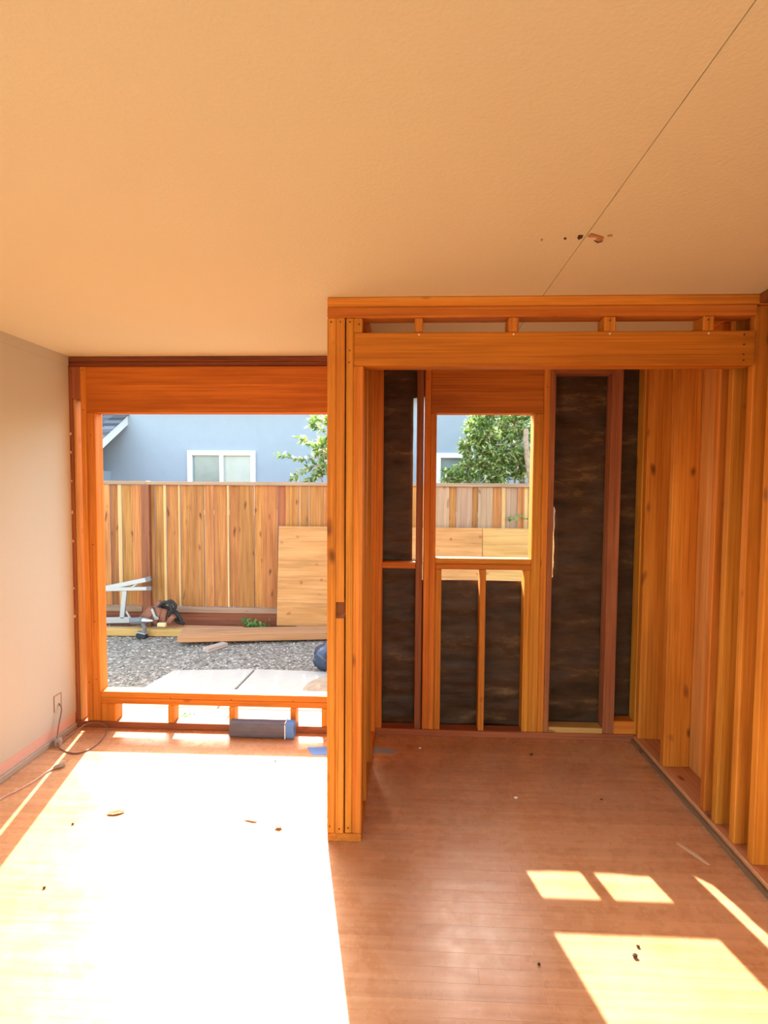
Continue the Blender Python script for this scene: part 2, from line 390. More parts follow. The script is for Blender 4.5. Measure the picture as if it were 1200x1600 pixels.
# closet side
fs(-.213, -.151, .0425, 2.331)
fs(-.26, -.2135, .0425, 2.331)
fs(-.1505, .058, 1.072, 1.109, name='block')
b = fs(.0585, .100, .0425, 2.331, REDWOOD)
fs(.107, .1435, .0425, 2.331)
fs(.144, .1815, .0425, 2.0395, name='jack_stud')
fs(.144, .833, 2.040, 2.331, FIR_HDR, 'header')
fs(.182, .774, 1.107, 1.1405, name='sill_plate', y0=D2+.001); fs(.182, .774, 1.0715, 1.1065, name='sill_plate')
for a, b in ((.182, .221), (.461, .4985), (.736, .774)): fs(a, b, .0425, 1.071, name='cripple_stud')
fs(.7745, .8325, .0425, 2.0395, name='jack_stud')
fs(.8335, .871, .0425, 2.331)
fs(.8715, .9055, .0425, 2.331, REDWOOD)
fs(.906, 1.240, .0425, .078, YELLOWWOOD, 'block')
fs(1.2415, 1.3095, .0425, 2.331, REDWOOD)
fs(1.310, 1.436, .0425, .125, FIR, 'block', axis=0)
fs(.9065, 1.2405, 2.28, 2.331, REDWOOD, 'block')
# nail heads
def nail(p, par, mat=NAIL, r=.0035):
    bm = bmesh.new(); bmesh.ops.create_cone(bm, cap_ends=True, segments=7, radius1=r, radius2=r, depth=.003)
    return from_bm('nail', bm, mat, par, p, (PI/2, 0, 0))
for x, z in ((-2.057, 2.31), (-2.057, 2.06), (-2.01, 1.9), (-2.012, 1.2), (-2.012, .7), (-2.058, .3), (-2.01, .32), (.125, 2.25), (.125, 2.12), (.125, 1.95), (.16, 1.3), (.852, 2.2), (.80, 1.98), (-1.52, .205), (-1.12, .205), (-.72, .205)):
    nail((x, D2-.0012, z), wf)
# tar felt, torn here and there
def felt(poly_left, poly_right, z0, z1, x0, x1, nx=14, nz=60, seed=0, cut=None):
    bm = bmesh.new(); V = {}
    for i in range(nx+1):
        for j in range(nz+1):
            z = z0 + (z1-z0)*j/nz
            a = x0 if poly_left is None else poly_left(z); c = x1 if poly_right is None else poly_right(z)
            x = a + (c-a)*i/nx
            p = Vector((x*3, z*4.5, seed*3.1)); d = .012*noise.noise(p) + .009*noise.noise(Vector((x*4, z*16, seed*2.0))) + .006*noise.noise(Vector((x*9, z*30, seed)))
            V[i, j] = bm.verts.new((x, DO+.016+d, z))
    for i in range(nx):
        for j in range(nz): bm.faces.new((V[i, j], V[i+1, j], V[i+1, j+1], V[i, j+1]))
    o = from_bm('tar_paper', bm, FELT, wf, smooth=True)
    md = o.modifiers.new('thickness', 'SOLIDIFY'); md.thickness = .003
    return o
def tear_left(z):
    if 1.10 < z < 2.16:
        return .037 + .0015*noise.noise(Vector((0, z*9, 0)))
    return .14
felt(None, lambda z: tear_left(z), 1.09, H, -.30, .14, nz=90, seed=1)
felt(None, None, -.05, 1.115, -.30, .1, seed=2)
felt(None, None, -.05, .985, .09, .80, nx=24, nz=50, seed=3)
def tear_right(z):
    if .94 < z < 1.53:
        k = math.sin((z-.94)/.59*PI); return .86 + .082*min(1, k*2.5) + .006*noise.noise(Vector((3, z*12, 0)))
    return .86
felt(tear_right, None, -.05, H, .86, 1.64, nx=26, nz=110, seed=4)
fo = box('foundation_wall', XL-.2, XW+.2, D2+.004, DO+.05, -.6, -.0185, CONC, None, .004)
props(fo, 'concrete footing under the opened far wall', 'foundation', kind='structure')

# ------------------------------------------------------------------ partition and closet front
wp = root('wall_partition', (-.27, 2.87, 0), 'short stud partition running back from the doubled post', 'wall', kind='structure')
lumber('bottom_plate', -.344, -.19, D1, D2-.005, 0, .038, FIR, wp)
lumber('top_plate', -.344, -.19, D1+DEEP+.001, D2-.001, 2.318, 2.355, FIR, wp); lumber('top_plate', -.344, -.19, D1+DEEP+.001, D2-.001, 2.356, H-.001, FIR, wp)
lumber('plywood_sheet', -.344, -.332, D1+DEEP+.001, D2-.006, .0385, 2.3175, PLYIN, wp, axis=2)
for y in (2.575, 2.945, 3.325): lumber('stud', -.279, -.19, y, y+.038, .0385, 2.3175, FIR, wp)

wc = root('wall_closet', (.5, D1, 0), 'closet front frame of doubled post and header', 'wall', kind='structure')
def cs(x0, x1, z0, z1, mat=FIR, name='stud', y0=D1, y1=D1+DEEP, **k): return lumber(name, x0, x1, y0, y1, z0, z1, mat, wc, **k)
TP = 2.308
cs(-.346, 1.51, 2.3535, H-.0005, name='top_plate'); cs(-.346, 1.437, TP+.0005, 2.3525, name='top_plate', y0=D1-.002, y1=D1+DEEP-.002)
cs(-.346, -.3075, .0385, TP)
# notched second stud
bm = bmesh.new(); L = TP-.0385; zc = (TP+.0385)/2
zn0, zn1 = at(532, 966, D1).z, at(532, 941, D1).z
bm_box(bm, .037, DEEP, zn0-.0385, .002, (0, 0, (zn0+.0385)/2-zc)); bm_box(bm, .037, DEEP, TP-zn1, .002, (0, 0, (TP+zn1)/2-zc))
from_bm('stud', bm, FIR, wc, (-.2885, D1+DEEP/2, zc))
cs(-.265, -.2325, .0385, TP, y0=D1+.003)
cs(-.2320, -.1905, .0385, 2.1055, name='jack_stud', y0=D1+.002)
cs(-.2320, 1.438, 2.106, 2.247, FIR_HDR, 'header', y0=D1+.004)
for a, b in ((-.232, -.196), (.027, .062), (.422, .464), (.819, .866), (1.223, 1.267)):
    cs(a, b, 2.2475, TP, name='cripple_stud', axis=2, y0=D1+.003)
for x, z in ((-.329, 2.29), (-.289, 2.29), (-.249, 2.29), (-.249, 2.17), (-.252, 2.12), (-.21, 2.28), (-.333, .07), (-.29, .06), (-.25, .065), (.84, 2.29), (1.24, 2.29)): nail((x, D1-.0012, z), wc)
for x, z in ((.045, 2.236), (.443, 2.236), (.842, 2.236), (1.245, 2.236)): nail((x, D1+.0028, z), wc, NAILP, .004)
for z in (2.23, 2.19, 2.15, 2.125): nail((1.39, D1+.0028, z), wc)

# ------------------------------------------------------------------ right wall
wr = root('wall_right', (XR, 2.6, 0), 'open stud wall of tall wide studs on the right', 'wall', kind='structure')
lumber('bottom_plate', XR-.01, XR+.15, BACK, D2-.005, .0, .038, DUSTYPLATE, wr)
lumber('floor_strip', XR-.030, XR-.0105, BACK, D2-.006, 0, .020, OLDSTRIP, wr)
lumber('top_plate', XR+.001, XR+.15, BACK, D1-.001, 2.3535, H-.0005, DARKPLATE, wr)
lumber('top_plate', XR+.001, XR+.15, D1+DEEP+.001, D2-.001, 2.3535, H-.0005, FIR, wr)
RS = [(3.318, 3.362), (2.99, 3.034), (2.580, 2.618), (2.480, 2.518), (2.342, 2.381), (2.212, 2.252), (1.80, 1.838), (1.39, 1.428), (.98, 1.018), (.57, .608)]
for i, (a, b) in enumerate(RS): lumber('stud', XR, XR+.140, a, b, .0385, 2.3525, FIR, wr)
lumber('corner_stud', XR-.004, XR+.034, D2+.0, DO-.001, .0425, 2.331, FIR, wr)
lumber('sheathing', XR+.141, XR+.153, .4, D2-.006, .0385, 2.3525, PLYIN, wr, axis=2)
box('rear_plaster', XR, XR+.15, BACK, .399, .0385, 2.3525, BACKP, wr)
box('sheathing_outer', XR+.1535, XR+.175, BACK, DO, -.1, H+.05, DARKPLATE, wr)

# ------------------------------------------------------------------ rear wall behind the viewer, its wide opening added to let in fill light
wb = root('wall_rear', (0, BACK, 0), 'cream rear wall behind the viewer with a wide opening added for fill light', 'wall', kind='structure')
for a in ((XL-.11, -.6, 0, H), (-.6, 1.40, 2.15, H), (1.40, XW, 0, H)):
    box('plaster', a[0], a[1], BACK-.1, BACK-.001, a[2], a[3], BACKP, wb)

# ------------------------------------------------------------------ outdoors: ground
G = -.25
gr = box('gravel_ground', -14, 10, DO+.0505, 22, G-.2, G-.012, GRAVEL); props(gr, 'grey gravel yard between the house and the fence', 'ground', kind='structure')
gs = box('side_ground', -14, XL-.21, BACK-.1495, DO+.05, G-.2, G-.012, GRAVEL); props(gs, 'bare ground beside the left wall', 'ground', kind='structure')
gb = box('rear_ground', -14, 10, -14, BACK-.15, G-.2, G-.012, GRAVEL); props(gb, 'bare ground behind the room', 'ground', kind='structure')
bm = bmesh.new(); rp = random.Random(11)
base = bmesh.new(); bmesh.ops.create_icosphere(base, subdivisions=1, radius=1); bv = [v.co.copy() for v in base.verts]; bf = [[v.index for v in f.verts] for f in base.faces]; base.free()
octv = [Vector(v) for v in ((1, 0, 0), (-1, 0, 0), (0, 1, 0), (0, -1, 0), (0, 0, 1), (0, 0, -1))]
octf = [(0, 2, 4), (2, 1, 4), (1, 3, 4), (3, 0, 4), (2, 0, 5), (1, 2, 5), (3, 1, 5), (0, 3, 5)]
verts, faces = [], []
for i in range(15000):
    y = rp.uniform(3.6, 7.6); x = rp.uniform(-4.6, 2.0)*(.6+.4*y/7)
    s = rp.uniform(.006, .013)
    sc = (s*rp.uniform(.7, 2.2), s*rp.uniform(.6, 1.2), s*rp.uniform(.35, .7)); rot = Matrix.Rotation(rp.uniform(0, PI), 3, 'Z') @ Matrix.Rotation(rp.uniform(-.5, .5), 3, 'X')
    k = len(verts)
    for v in octv:
        q = rot @ Vector((v.x*sc[0], v.y*sc[1], v.z*sc[2])); verts.append((x+q.x, y+q.y, G-.012+q.z+sc[2]*.5))
    faces += [tuple(k+j for j in f) for f in octf]
me = bpy.data.meshes.new('pebbles'); me.from_pydata(verts, [], faces); me.update()
peb = link('pebbles', me, PEBBLE, gr); peb['kind'] = 'stuff'

ps = root('patio_slab', (-1.2, 4.6, G), 'pale concrete patio slabs outside the left window opening', 'patio', kind='structure')
def slab(corners, top=G+.03):
    bm = bmesh.new(); t_ = [bm.verts.new((x, y, top)) for x, y in corners]; b_ = [bm.verts.new((x, y, G-.1)) for x, y in corners]; n = len(corners)
    bm.faces.new(t_); bm.faces.new(b_[::-1])
    for i in range(n): bm.faces.new((t_[i], b_[i], b_[(i+1) % n], t_[(i+1) % n]))
    bmesh.ops.recalc_face_normals(bm, faces=bm.faces)
    bmesh.ops.bevel(bm, geom=[e for e in bm.edges if all(v.co.z > G for v in e.verts)], offset=.006, segments=1, affect='EDGES')
    return from_bm('slab', bm, CONC, ps)
def g2(px, py): v = atz(px, py, G+.03); return (v.x, v.y)
p1, p2, p3 = g2(271, 1047), g2(397, 1045), g2(560, 1051)
slab([(-2.40, 4.22), (-1.535, 4.22), p2, p1]); slab([(-1.515, 4.22), (-.3, 4.22), p3, (p2[0]+.02, p2[1])])
slab([(-.28, 4.22), (1.5, 4.22), (1.5, 5.2), (p3[0]+.02, p3[1])])
slab([(-3.4, DO+.06), (-1.43, DO+.06), (-1.36, 4.16), (-3.4, 4.17)], G+.05); slab([(-1.42, DO+.06), (1.5, DO+.06), (1.5, 4.15), (-1.345, 4.16)], G+.05)
# ------------------------------------------------------------------ fence
DF = 6.785
fe = root('fence', (-1, DF, G), 'tall board fence of knotty cedar pickets across the yard', 'fence')
ZT, ZB = 1.572, .005
lumber('cap_rail', -3.33, 5.0, DF-.03, DF+.09, ZT+.001, ZT+.045, FENCECAP, fe); lumber('cap_rail', -7.0, -3.331, DF-.03, DF+.09, ZT+.006, ZT+.05, FENCECAP, fe)
lumber('post', at(224, 850, DF).x, at(236.5, 850, DF).x, DF-.05, DF+.05, G-.1, ZT, CEDARRED, fe)
lumber('post', -5.8, -5.7, DF-.05, DF+.05, G-.1, ZT, CEDARRED, fe); lumber('post', 1.9, 2.0, DF-.05, DF+.05, G-.1, ZT, CEDARRED, fe)
lumber('bottom_rail', -3.285, 5.0, DF-.045, DF-.006, -.065, .005, FENCECAP, fe); lumber('bottom_rail', -7, -3.40, DF-.045, DF-.006, -.065, .005, FENCECAP, fe)
lumber('kick_board', -3.285, 5.0, DF-.002, DF+.02, G-.02, -.002, CEDARRED, fe); lumber('kick_board', -7, -3.40, DF-.002, DF+.02, G-.02, -.002, CEDARRED, fe)
def picket(xa, xb, mat, front): lumber('picket', xa+.001, xb-.001, DF+(0 if front else .019), DF+(.017 if front else .036), ZB, ZT, mat, fe, bevel=.002, axis=2)
B = [157, 173, 185, 191, 208, 224]; MT = [CEDAR, CEDAR, CEDARPALE, CEDAR, CEDAR]
for i in range(5): picket(at(B[i], 850, DF).x, at(B[i+1], 850, DF).x, MT[i], i % 2 == 0)
B = [236.5, 242, 256, 260, 279, 282, 297, 319, 321, 334, 355, 358, 374, 397, 410, 434, 446, 466.5, 470, 481, 484, 505]
for i in range(len(B)-1):
    w_ = B[i+1]-B[i]; picket(at(B[i], 850, DF).x, at(B[i+1], 850, DF).x, CEDARPALE if w_ < 5 else (REDWOOD if B[i] == 434 else CEDAR), i % 2 == 0)
xr_ = at(505, 850, DF).x; xe = at(680, 780, DF).x; k = 0
while xr_ < xe-.02:
    n_ = min(xr_+rng.uniform(.1, .17), xe)
    if xe-n_ < .05: n_ = xe
    picket(xr_, n_, CEDAR, k % 2 == 0); xr_ = n_; k += 1
B = [680, 702, 713, 738, 747, 770, 784, 790, 809, 819, 826]; MT = [CEDARGREY, CEDAR, CEDARGREY, CEDAR, CEDARGREY, CEDAR, CEDARPALE, CEDARGREY, CEDAR, CEDARPALE]
for i in range(10): picket(at(B[i], 790, DF).x, at(B[i+1], 790, DF).x, MT[i], i % 2 == 0)
xr_ = at(826, 790, DF).x; k = 0
while xr_ < 4.9: n_ = xr_+rng.uniform(.09, .18); picket(xr_, n_, rng.choice([CEDAR, CEDARGREY, CEDAR]), k % 2 == 0); xr_ = n_; k += 1
xr_ = at(157, 850, DF).x; k = 1
while xr_ > -6.9: n_ = xr_-rng.uniform(.09, .16); picket(n_, xr_, CEDAR, k % 2 == 0); xr_ = n_; k += 1

# plywood leaning on the fence
def ply(xa, xb, lab):
    bm = bmesh.new(); bm_box(bm, 1.24, .018, xb-xa, bevel=.001)     # local z is the long side (runs along x)
    m = Matrix.Rotation(math.radians(7), 4, 'X') @ Matrix(((0, 0, 1, 0), (0, -1, 0, 0), (1, 0, 0, 0), (0, 0, 0, 1)))
    tilt = math.radians(6); hc = .62
    o = from_bm('plywood_sheet', bm, PLYOUT, None, ((xa+xb)/2, DF-.205+hc*math.sin(tilt), -.17+hc*math.cos(tilt)), (Matrix.Rotation(-tilt, 3, 'X') @ Matrix(((0, 0, 1), (0, -1, 0), (1, 0, 0)))).to_euler())
    return props(o, lab, 'plywood', 'plywood sheets along the fence')
xs_ = at(434, 900, DF-.15).x; xj = at(754, 840, DF-.1).x
ply(xs_, xj-.003, 'plywood sheet leaning on the fence beside the long beam'); ply(xj+.003, xj+2.3, 'paler plywood sheet leaning on the fence, seen only through the right window')
for i, (x, lab) in enumerate(((xs_+.25, 'short sleeper under the plywood near its left end'), (xj-.2, 'short sleeper under the middle joint of the plywood'), (xj+1.6, 'short sleeper under the far right plywood'))):
    props(lumber('sleeper_block', x, x+.25, DF-.25, DF-.14, G-.012, -.172, SCRAP), lab, 'wood block')

# ------------------------------------------------------------------ neighbour house
HW = 10.0
hs = root('neighbour_house', (-2, HW, G), 'pale blue stucco house behind the fence with white windows', 'house')
W1 = (at(294, 704, HW), at(400, 752, HW)); W2x = at(681, 708, HW).x; W2z = at(681, 708, HW).z
def wallpiece(x0, x1, z0, z1): box('wall_panel', x0, x1, HW, HW+.2, z0, z1, BLUEWALL, hs)
wx0, wx1, wzt, wzb = W1[0].x, W1[1].x, W1[0].z, 1.0
v0, v1, vzt, vzb = W2x, W2x+1.3, W2z, 1.0
wallpiece(-9.5, wx0, G-.1, 3.3); wallpiece(wx0, wx1, wzt, 3.3); wallpiece(wx0, wx1, G-.1, wzb); wallpiece(wx1, v0, G-.1, 3.3); wallpiece(v0, v1, vzt, 3.3); wallpiece(v0, v1, G-.1, vzb); wallpiece(v1, 5.0, G-.1, 3.3)
def hwin(x0, x1, z0, z1, mats):
    t = .09; w = bmesh.new(); yc = HW-.01
    for bx_ in ((x0, x1, z1-t, z1), (x0, x1, z0, z0+t), (x0, x0+t, z0+t, z1-t), (x1-t, x1, z0+t, z1-t), ((x0+x1)/2-.035, (x0+x1)/2+.035, z0+t, z1-t)):
        bm_box(w, bx_[1]-bx_[0], .09, bx_[3]-bx_[2], .004, ((bx_[0]+bx_[1])/2, yc, (bx_[2]+bx_[3])/2))
    f = from_bm('window_frame', w, WHITE, hs)
    xm = (x0+x1)/2
    box('pane', x0+t-.01, xm-.03, HW+.01, HW+.02, z0+t-.01, z1-t+.01, mats[0], f); box('pane', xm+.03, x1-t+.01, HW+.015, HW+.025, z0+t-.01, z1-t+.01, mats[1], f)
hwin(wx0, wx1, wzb, wzt, (PANE, CURTAIN)); hwin(v0, v1, vzb, vzt, (PANE, PANE))
# main roof, rising away from the yard
bm = bmesh.new(); bm_box(bm, 15, 3.4, .12, 0, (-2.3, HW+1.4, 3.55), None)
for v in bm.verts: v.co.z += (v.co.y-HW)*.32 - .2
from_bm('roof', bm, SHINGLE, hs)
# lower wing on the left: roof slope facing the yard, white rake board
A, Bp = at(153, 690, 9.0), at(197, 650, 9.94); sl = (Bp.z-A.z)/(9.94-9.0); XK = A.x
ya, yb = 8.35, 11.2; za = A.z+(ya-9.0)*sl; zb = A.z+(yb-9.0)*sl
bm = bmesh.new(); bm_prism(bm, [(0, 0)]*0 or [(-4.6, 0), (0, 0), (0, .2), (-4.6, .2)], .02) if False else None
r_ = bmesh.new()
vv = [(XK-.04, ya, za-.19), (XK, ya, za-.19), (XK, yb, zb-.19), (XK-.04, yb, zb-.19), (XK-.04, ya, za), (XK, ya, za), (XK, yb, zb), (XK-.04, yb, zb)]
q_ = [r_.verts.new(v) for v in vv]
for f in ((0, 1, 2, 3), (4, 7, 6, 5), (0, 4, 5, 1), (1, 5, 6, 2), (2, 6, 7, 3), (3, 7, 4, 0)): r_.faces.new([q_[i] for i in f])
bmesh.ops.recalc_face_normals(r_, faces=r_.faces); from_bm('rake_board', r_, WHITE, hs)
r_ = bmesh.new(); ncs = 26
for c_ in range(ncs):
    y0_ = ya-.03+(yb-ya)*c_/ncs; y1_ = y0_+(yb-ya)/ncs+.02
    x = XK+.02 - rp.uniform(0, .2)
    xs0 = XK+.03
    while xs0 > XK-4.5:
        w_ = rp.uniform(.2, .32); x1_ = xs0-w_+.004
        z0_ = za+(y0_-ya)*sl+.005; z1_ = za+(y1_-ya)*sl-.004; tt = .014
        q_ = [r_.verts.new(v) for v in ((x1_, y0_, z0_), (xs0, y0_, z0_), (xs0, y1_, z1_), (x1_, y1_, z1_), (x1_, y0_, z0_+tt), (xs0, y0_, z0_+tt), (xs0, y1_, z1_+tt), (x1_, y1_, z1_+tt))]
        for f in ((3, 2, 1, 0), (4, 5, 6, 7), (0, 1, 5, 4), (1, 2, 6, 5), (2, 3, 7, 6), (3, 0, 4, 7)): r_.faces.new([q_[i] for i in f])
        xs0 -= w_
sh = from_bm('shingles', r_, SHINGLE, hs); sh['kind'] = 'stuff'
bm = bmesh.new(); bm_box(bm, 4.5, .02, .19, 0, (XK-2.26, ya-.01, za-.095)); from_bm('fascia', bm, WHITE, hs)
box('wing_wall', XK-4.4, XK-.35, ya+.45, HW-.001, G-.1, za-.1, BLUEWALL, hs)

# ------------------------------------------------------------------ shrubs
def leaf_geo(verts, faces, p, d, n, L, w):
    d = d.normalized(); s = d.cross(n)
    if s.length < 1e-3: s = d.orthogonal()
    s.normalize(); up = s.cross(d)
    k = len(verts); m = p + d*L*.5 - up*w*.18
    verts += [p, m+s*w*.5+up*w*.22, p+d*L - up*L*.12, m-s*w*.5+up*w*.22, m]
    faces += [(k, k+4, k+1), (k+1, k+4, k+2), (k+2, k+4, k+3), (k+3, k+4, k)]
def rv(r): 
    while True:
        v = Vector((r.uniform(-1, 1), r.uniform(-1, 1), r.uniform(-1, 1)))
        if .1 < v.length < 1: return v.normalized()
def shrub(name, basep, blobs, label, nleaf, L=(.05, .09), seed=1, twigs=(), mat=LEAF, trunk=None):
    r = random.Random(seed); R = root(name, basep, label, 'shrub')
    verts, faces = [], []; st = bmesh.new(); tot = sum(b[1]**2*b[2] for b in blobs)
    for c, rad, dens in blobs:
        c = Vector(c); n = int(nleaf*rad**2*dens/tot)
        mid = (Vector(basep)+c)/2 + Vector((r.uniform(-.1, .1), 0, 0)); bm_tube(st, catmull([basep, mid, c], 5), [.03-.02*i/10 for i in range(11)], 6)
        nt = max(6, int(n/16))
        for _ in range(nt):
            dirv = rv(r); e = c+dirv*rad*r.uniform(.55, 1.08); s = c+dirv*rad*.2
            bm_tube(st, [s, (s+e)/2+rv(r)*.03, e], [.006, .004, .002], 4)
            for q in range(int(n/nt)+1):
                t = r.uniform(.25, 1); p = s.lerp(e, t)+rv(r)*.03
                dd = (dirv*.7+rv(r)*.9+Vector((0, 0, .15))); leaf_geo(verts, faces, p, dd, (rv(r)*.7+Vector((0, 0, 1))), r.uniform(*L), r.uniform(.4, .55)*r.uniform(*L))
    for pts in twigs:
        pts = catmull(pts, 6); bm_tube(st, pts, [.008-.006*i/(len(pts)-1) for i in range(len(pts))], 5)
        for p in pts[2:]:
            for _ in range(5):
                t = pts[-1]-pts[0]; leaf_geo(verts, faces, p+rv(r)*.012, t.normalized()*.6+rv(r), rv(r)*.5+Vector((0, 0, 1)), r.uniform(*L), r.uniform(.4, .5)*r.uniform(*L))
    if trunk:
        tk = bmesh.new(); tc_ = catmull(trunk, 5); bm_tube(tk, tc_, [.035+.03*i/len(tc_) for i in range(len(tc_))], 8); from_bm('trunk', tk, BARK, R)
    me = bpy.data.meshes.new('foliage'); me.from_pydata([tuple(Vector(v)-Vector((0, 0, 0))) for v in verts], [], faces); me.update()
    o = link('foliage', me, mat, R); o['kind'] = 'stuff'
    o.location = -Vector(basep)
    from_bm('stems', st, BARK, R)
    return R
SD = 8.0
def S(px, py, D=SD): return tuple(at(px, py, D))
shrub('shrub', (at(560, 700, SD).x, SD, G), [(S(530, 690), .20, 1), (S(505, 705), .17, 1), (S(540, 730), .24, 1), (S(562, 715), .3, .8), (S(520, 660), .18, .9), (S(600, 740), .25, .7), (S(497, 728), .13, .8)],
      'leafy shrub reaching over the fence beside the doubled post', 2000, L=(.07, .13), seed=4,
      twigs=[(S(500, 715), S(470, 718), S(436, 710)), (S(500, 700), S(480, 690), S(468, 685)), (S(500, 725), S(475, 735), S(457, 748)), (S(510, 680), S(496, 668), S(486, 664)), (S(505, 735), S(490, 745), S(478, 752)), (S(515, 660), S(500, 655), S(488, 657))])
S2 = 8.4
def T(px, py, D=S2): return tuple(at(px, py, D))
shrub('shrub', (at(800, 700, S2).x, S2, G), [(T(752, 672), .30, 1), (T(800, 668), .30, 1), (T(770, 712), .34, 1), (T(735, 735), .22, 1), (T(815, 725), .30, 1), (T(850, 680), .35, .6), (T(705, 746), .16, 1), (T(730, 700), .14, 1), (T(775, 740), .26, 1), (T(760, 630), .3, .8), (T(820, 630), .3, .7)],
      'large dense shrub with pale glossy leaves seen through the right window', 15000, L=(.05, .095), seed=9,
      twigs=[(T(775, 695, 8.0), T(800, 694, 8.0), T(822, 700, 8.0)), (T(795, 708, 8.0), T(808, 705, 8.0), T(820, 704, 8.0))], trunk=[T(822, 670, 8.0), T(822, 700, 8.0), T(829, 745, 8.0), T(833, 800, 8.0), (at(833, 800, 8.0).x, 8.0, G)])
# vine sprig poking through the fence
st = root('vine_sprig', at(822, 812, DF-.06), 'small leafy sprig poking through the fence boards above the plywood', 'plant')
verts, faces = [], []; r = random.Random(2); pts = [at(824, 812, DF-.05), at(812, 806, DF-.06), at(800, 812, DF-.07), at(793, 810, DF-.08)]
cp = catmull(pts, 4); bm = bmesh.new(); bm_tube(bm, cp, .003, 5); from_bm('stem', bm, BARK, st, (0, 0, 0))
for p in cp:
    for _ in range(2): leaf_geo(verts, faces, p, rv(r)+Vector((0, -.4, 0)), rv(r), .05, .025)
me = bpy.data.meshes.new('leaves'); me.from_pydata([tuple(v) for v in verts], [], faces); o = link('leaves', me, WEED, st, (0, 0, 0)); o['kind'] = 'stuff'
# weeds at the foot of the fence
we = root('weed_clump', (-1.92, 6.62, G), 'low green weeds growing at the foot of the fence', 'plant')
verts, faces = [], []
for _ in range(130):
    p = Vector((-1.90+r.gauss(0, .10), 6.62+r.gauss(0, .05), G+abs(r.gauss(0, .05)))); leaf_geo(verts, faces, p, rv(r)+Vector((0, 0, .8)), rv(r), r.uniform(.04, .08), r.uniform(.025, .045))
me = bpy.data.meshes.new('leaves'); me.from_pydata([tuple(v) for v in verts], [], faces); o = link('leaves', me, WEED, we, (0, 0, 0)); o['kind'] = 'stuff'
wg = root('weed_clump', (-1.5, 4.02, G+.05), 'tiny yellow-green weed in the slab joint under the sill', 'plant')
verts, faces = [], []; wq = atz(288, 1122, G+.05)
for _ in range(26):
    p = Vector((wq.x+r.gauss(0, .03), wq.y+r.gauss(0, .02), G+.052+abs(r.gauss(0, .012)))); leaf_geo(verts, faces, p, rv(r)+Vector((0, 0, .7)), rv(r), r.uniform(.015, .03), .012)
me = bpy.data.meshes.new('leaves'); me.from_pydata([tuple(v) for v in verts], [], faces); wg.location = (wq.x, wq.y, G+.05); o = link('leaves', me, WEED, wg, (0, 0, 0)); o['kind'] = 'stuff'

# ------------------------------------------------------------------ yard objects
GT = G
def oriented(name, a, b, w, h, mat, parent=None, bevel=.003, zt=None):
    """timber lying from a to b (centre line of its underside)"""
    a, b = Vector(a), Vector(b); d = (b-a); L = d.length; z = d.normalized(); x = Vector((0, 0, 1)).cross(z).normalized(); y = z.cross(x)
    bm = bmesh.new(); bm_box(bm, w, h, L, bevel)
    o = from_bm(name, bm, mat, parent, (a+b)/2 + y*h/2, Matrix((x, y, z)).transposed().to_euler()); return o
props(oriented('lumber_plank', (-4.6, 6.30, GT), (-2.25, 6.36, GT), .10, .085, YELLOWWOOD), 'yellow length of lumber on the gravel under the ladder', 'lumber')
props(oriented('lumber_plank', (-3.0, 6.47, GT), (-2.0, 6.45, GT), .09, .085, PINKWOOD), 'short pinkish board lying behind the long beam', 'lumber')
props(oriented('beam', (-2.62, 6.075, GT+.035), (-.20, 6.53, GT), .28, .09, PINKWOOD, bevel=.006), 'long thick beam lying across the gravel near the fence', 'beam')
bk = atz(332, 1017, GT); props(oriented('wood_scrap', (bk.x-.07, bk.y-.02, GT-.01), (bk.x+.07, bk.y+.22, GT-.01), .09, .045, SCRAP, bevel=.005), 'small grey wood scrap propping the beam end', 'wood scrap')
# ladder on its side
ld = root('ladder', (-3.7, 6.55, GT), 'aluminium stepladder lying on its side by the fence', 'ladder')
def rail(a, b, w=.03, h=.06, name='rail', mat=ALU):
    a, b = Vector(a), Vector(b); z = (b-a).normalized(); x = Vector((0, 1, 0)) - z*z.y; x.normalize(); y = z.cross(x)
    bm = bmesh.new(); bm_box(bm, w, h, (b-a).length, .004); return from_bm(name, bm, mat, ld, (a+b)/2, Matrix((x, y, z)).transposed().to_euler())
LD = 6.52
def Lp(px, py, D=LD): return at(px, py, D)
rail(Lp(120, 928), Lp(230, 905.5), h=.055); rail(Lp(120, 922), Lp(230, 919.5, 6.50), h=.045)
rail(Lp(120, 970), Lp(203, 968.5), h=.075)
rail(Lp(161, 924), Lp(160, 966), h=.05, name='rung'); rail(Lp(195.5, 920), Lp(191, 966), h=.06, name='rung')
rail(Lp(200, 922), Lp(214, 912), h=.025, w=.01, name='brace'); rail(Lp(197, 955), Lp(204, 967), h=.025, w=.01, name='brace')
rail(Lp(228, 906), Lp(236, 903.5), h=.06, w=.035, name='foot', mat=GREYPL); rail(Lp(230, 919.5, 6.5), Lp(237, 919.3, 6.5), h=.05, w=.035, name='foot', mat=GREYPL)
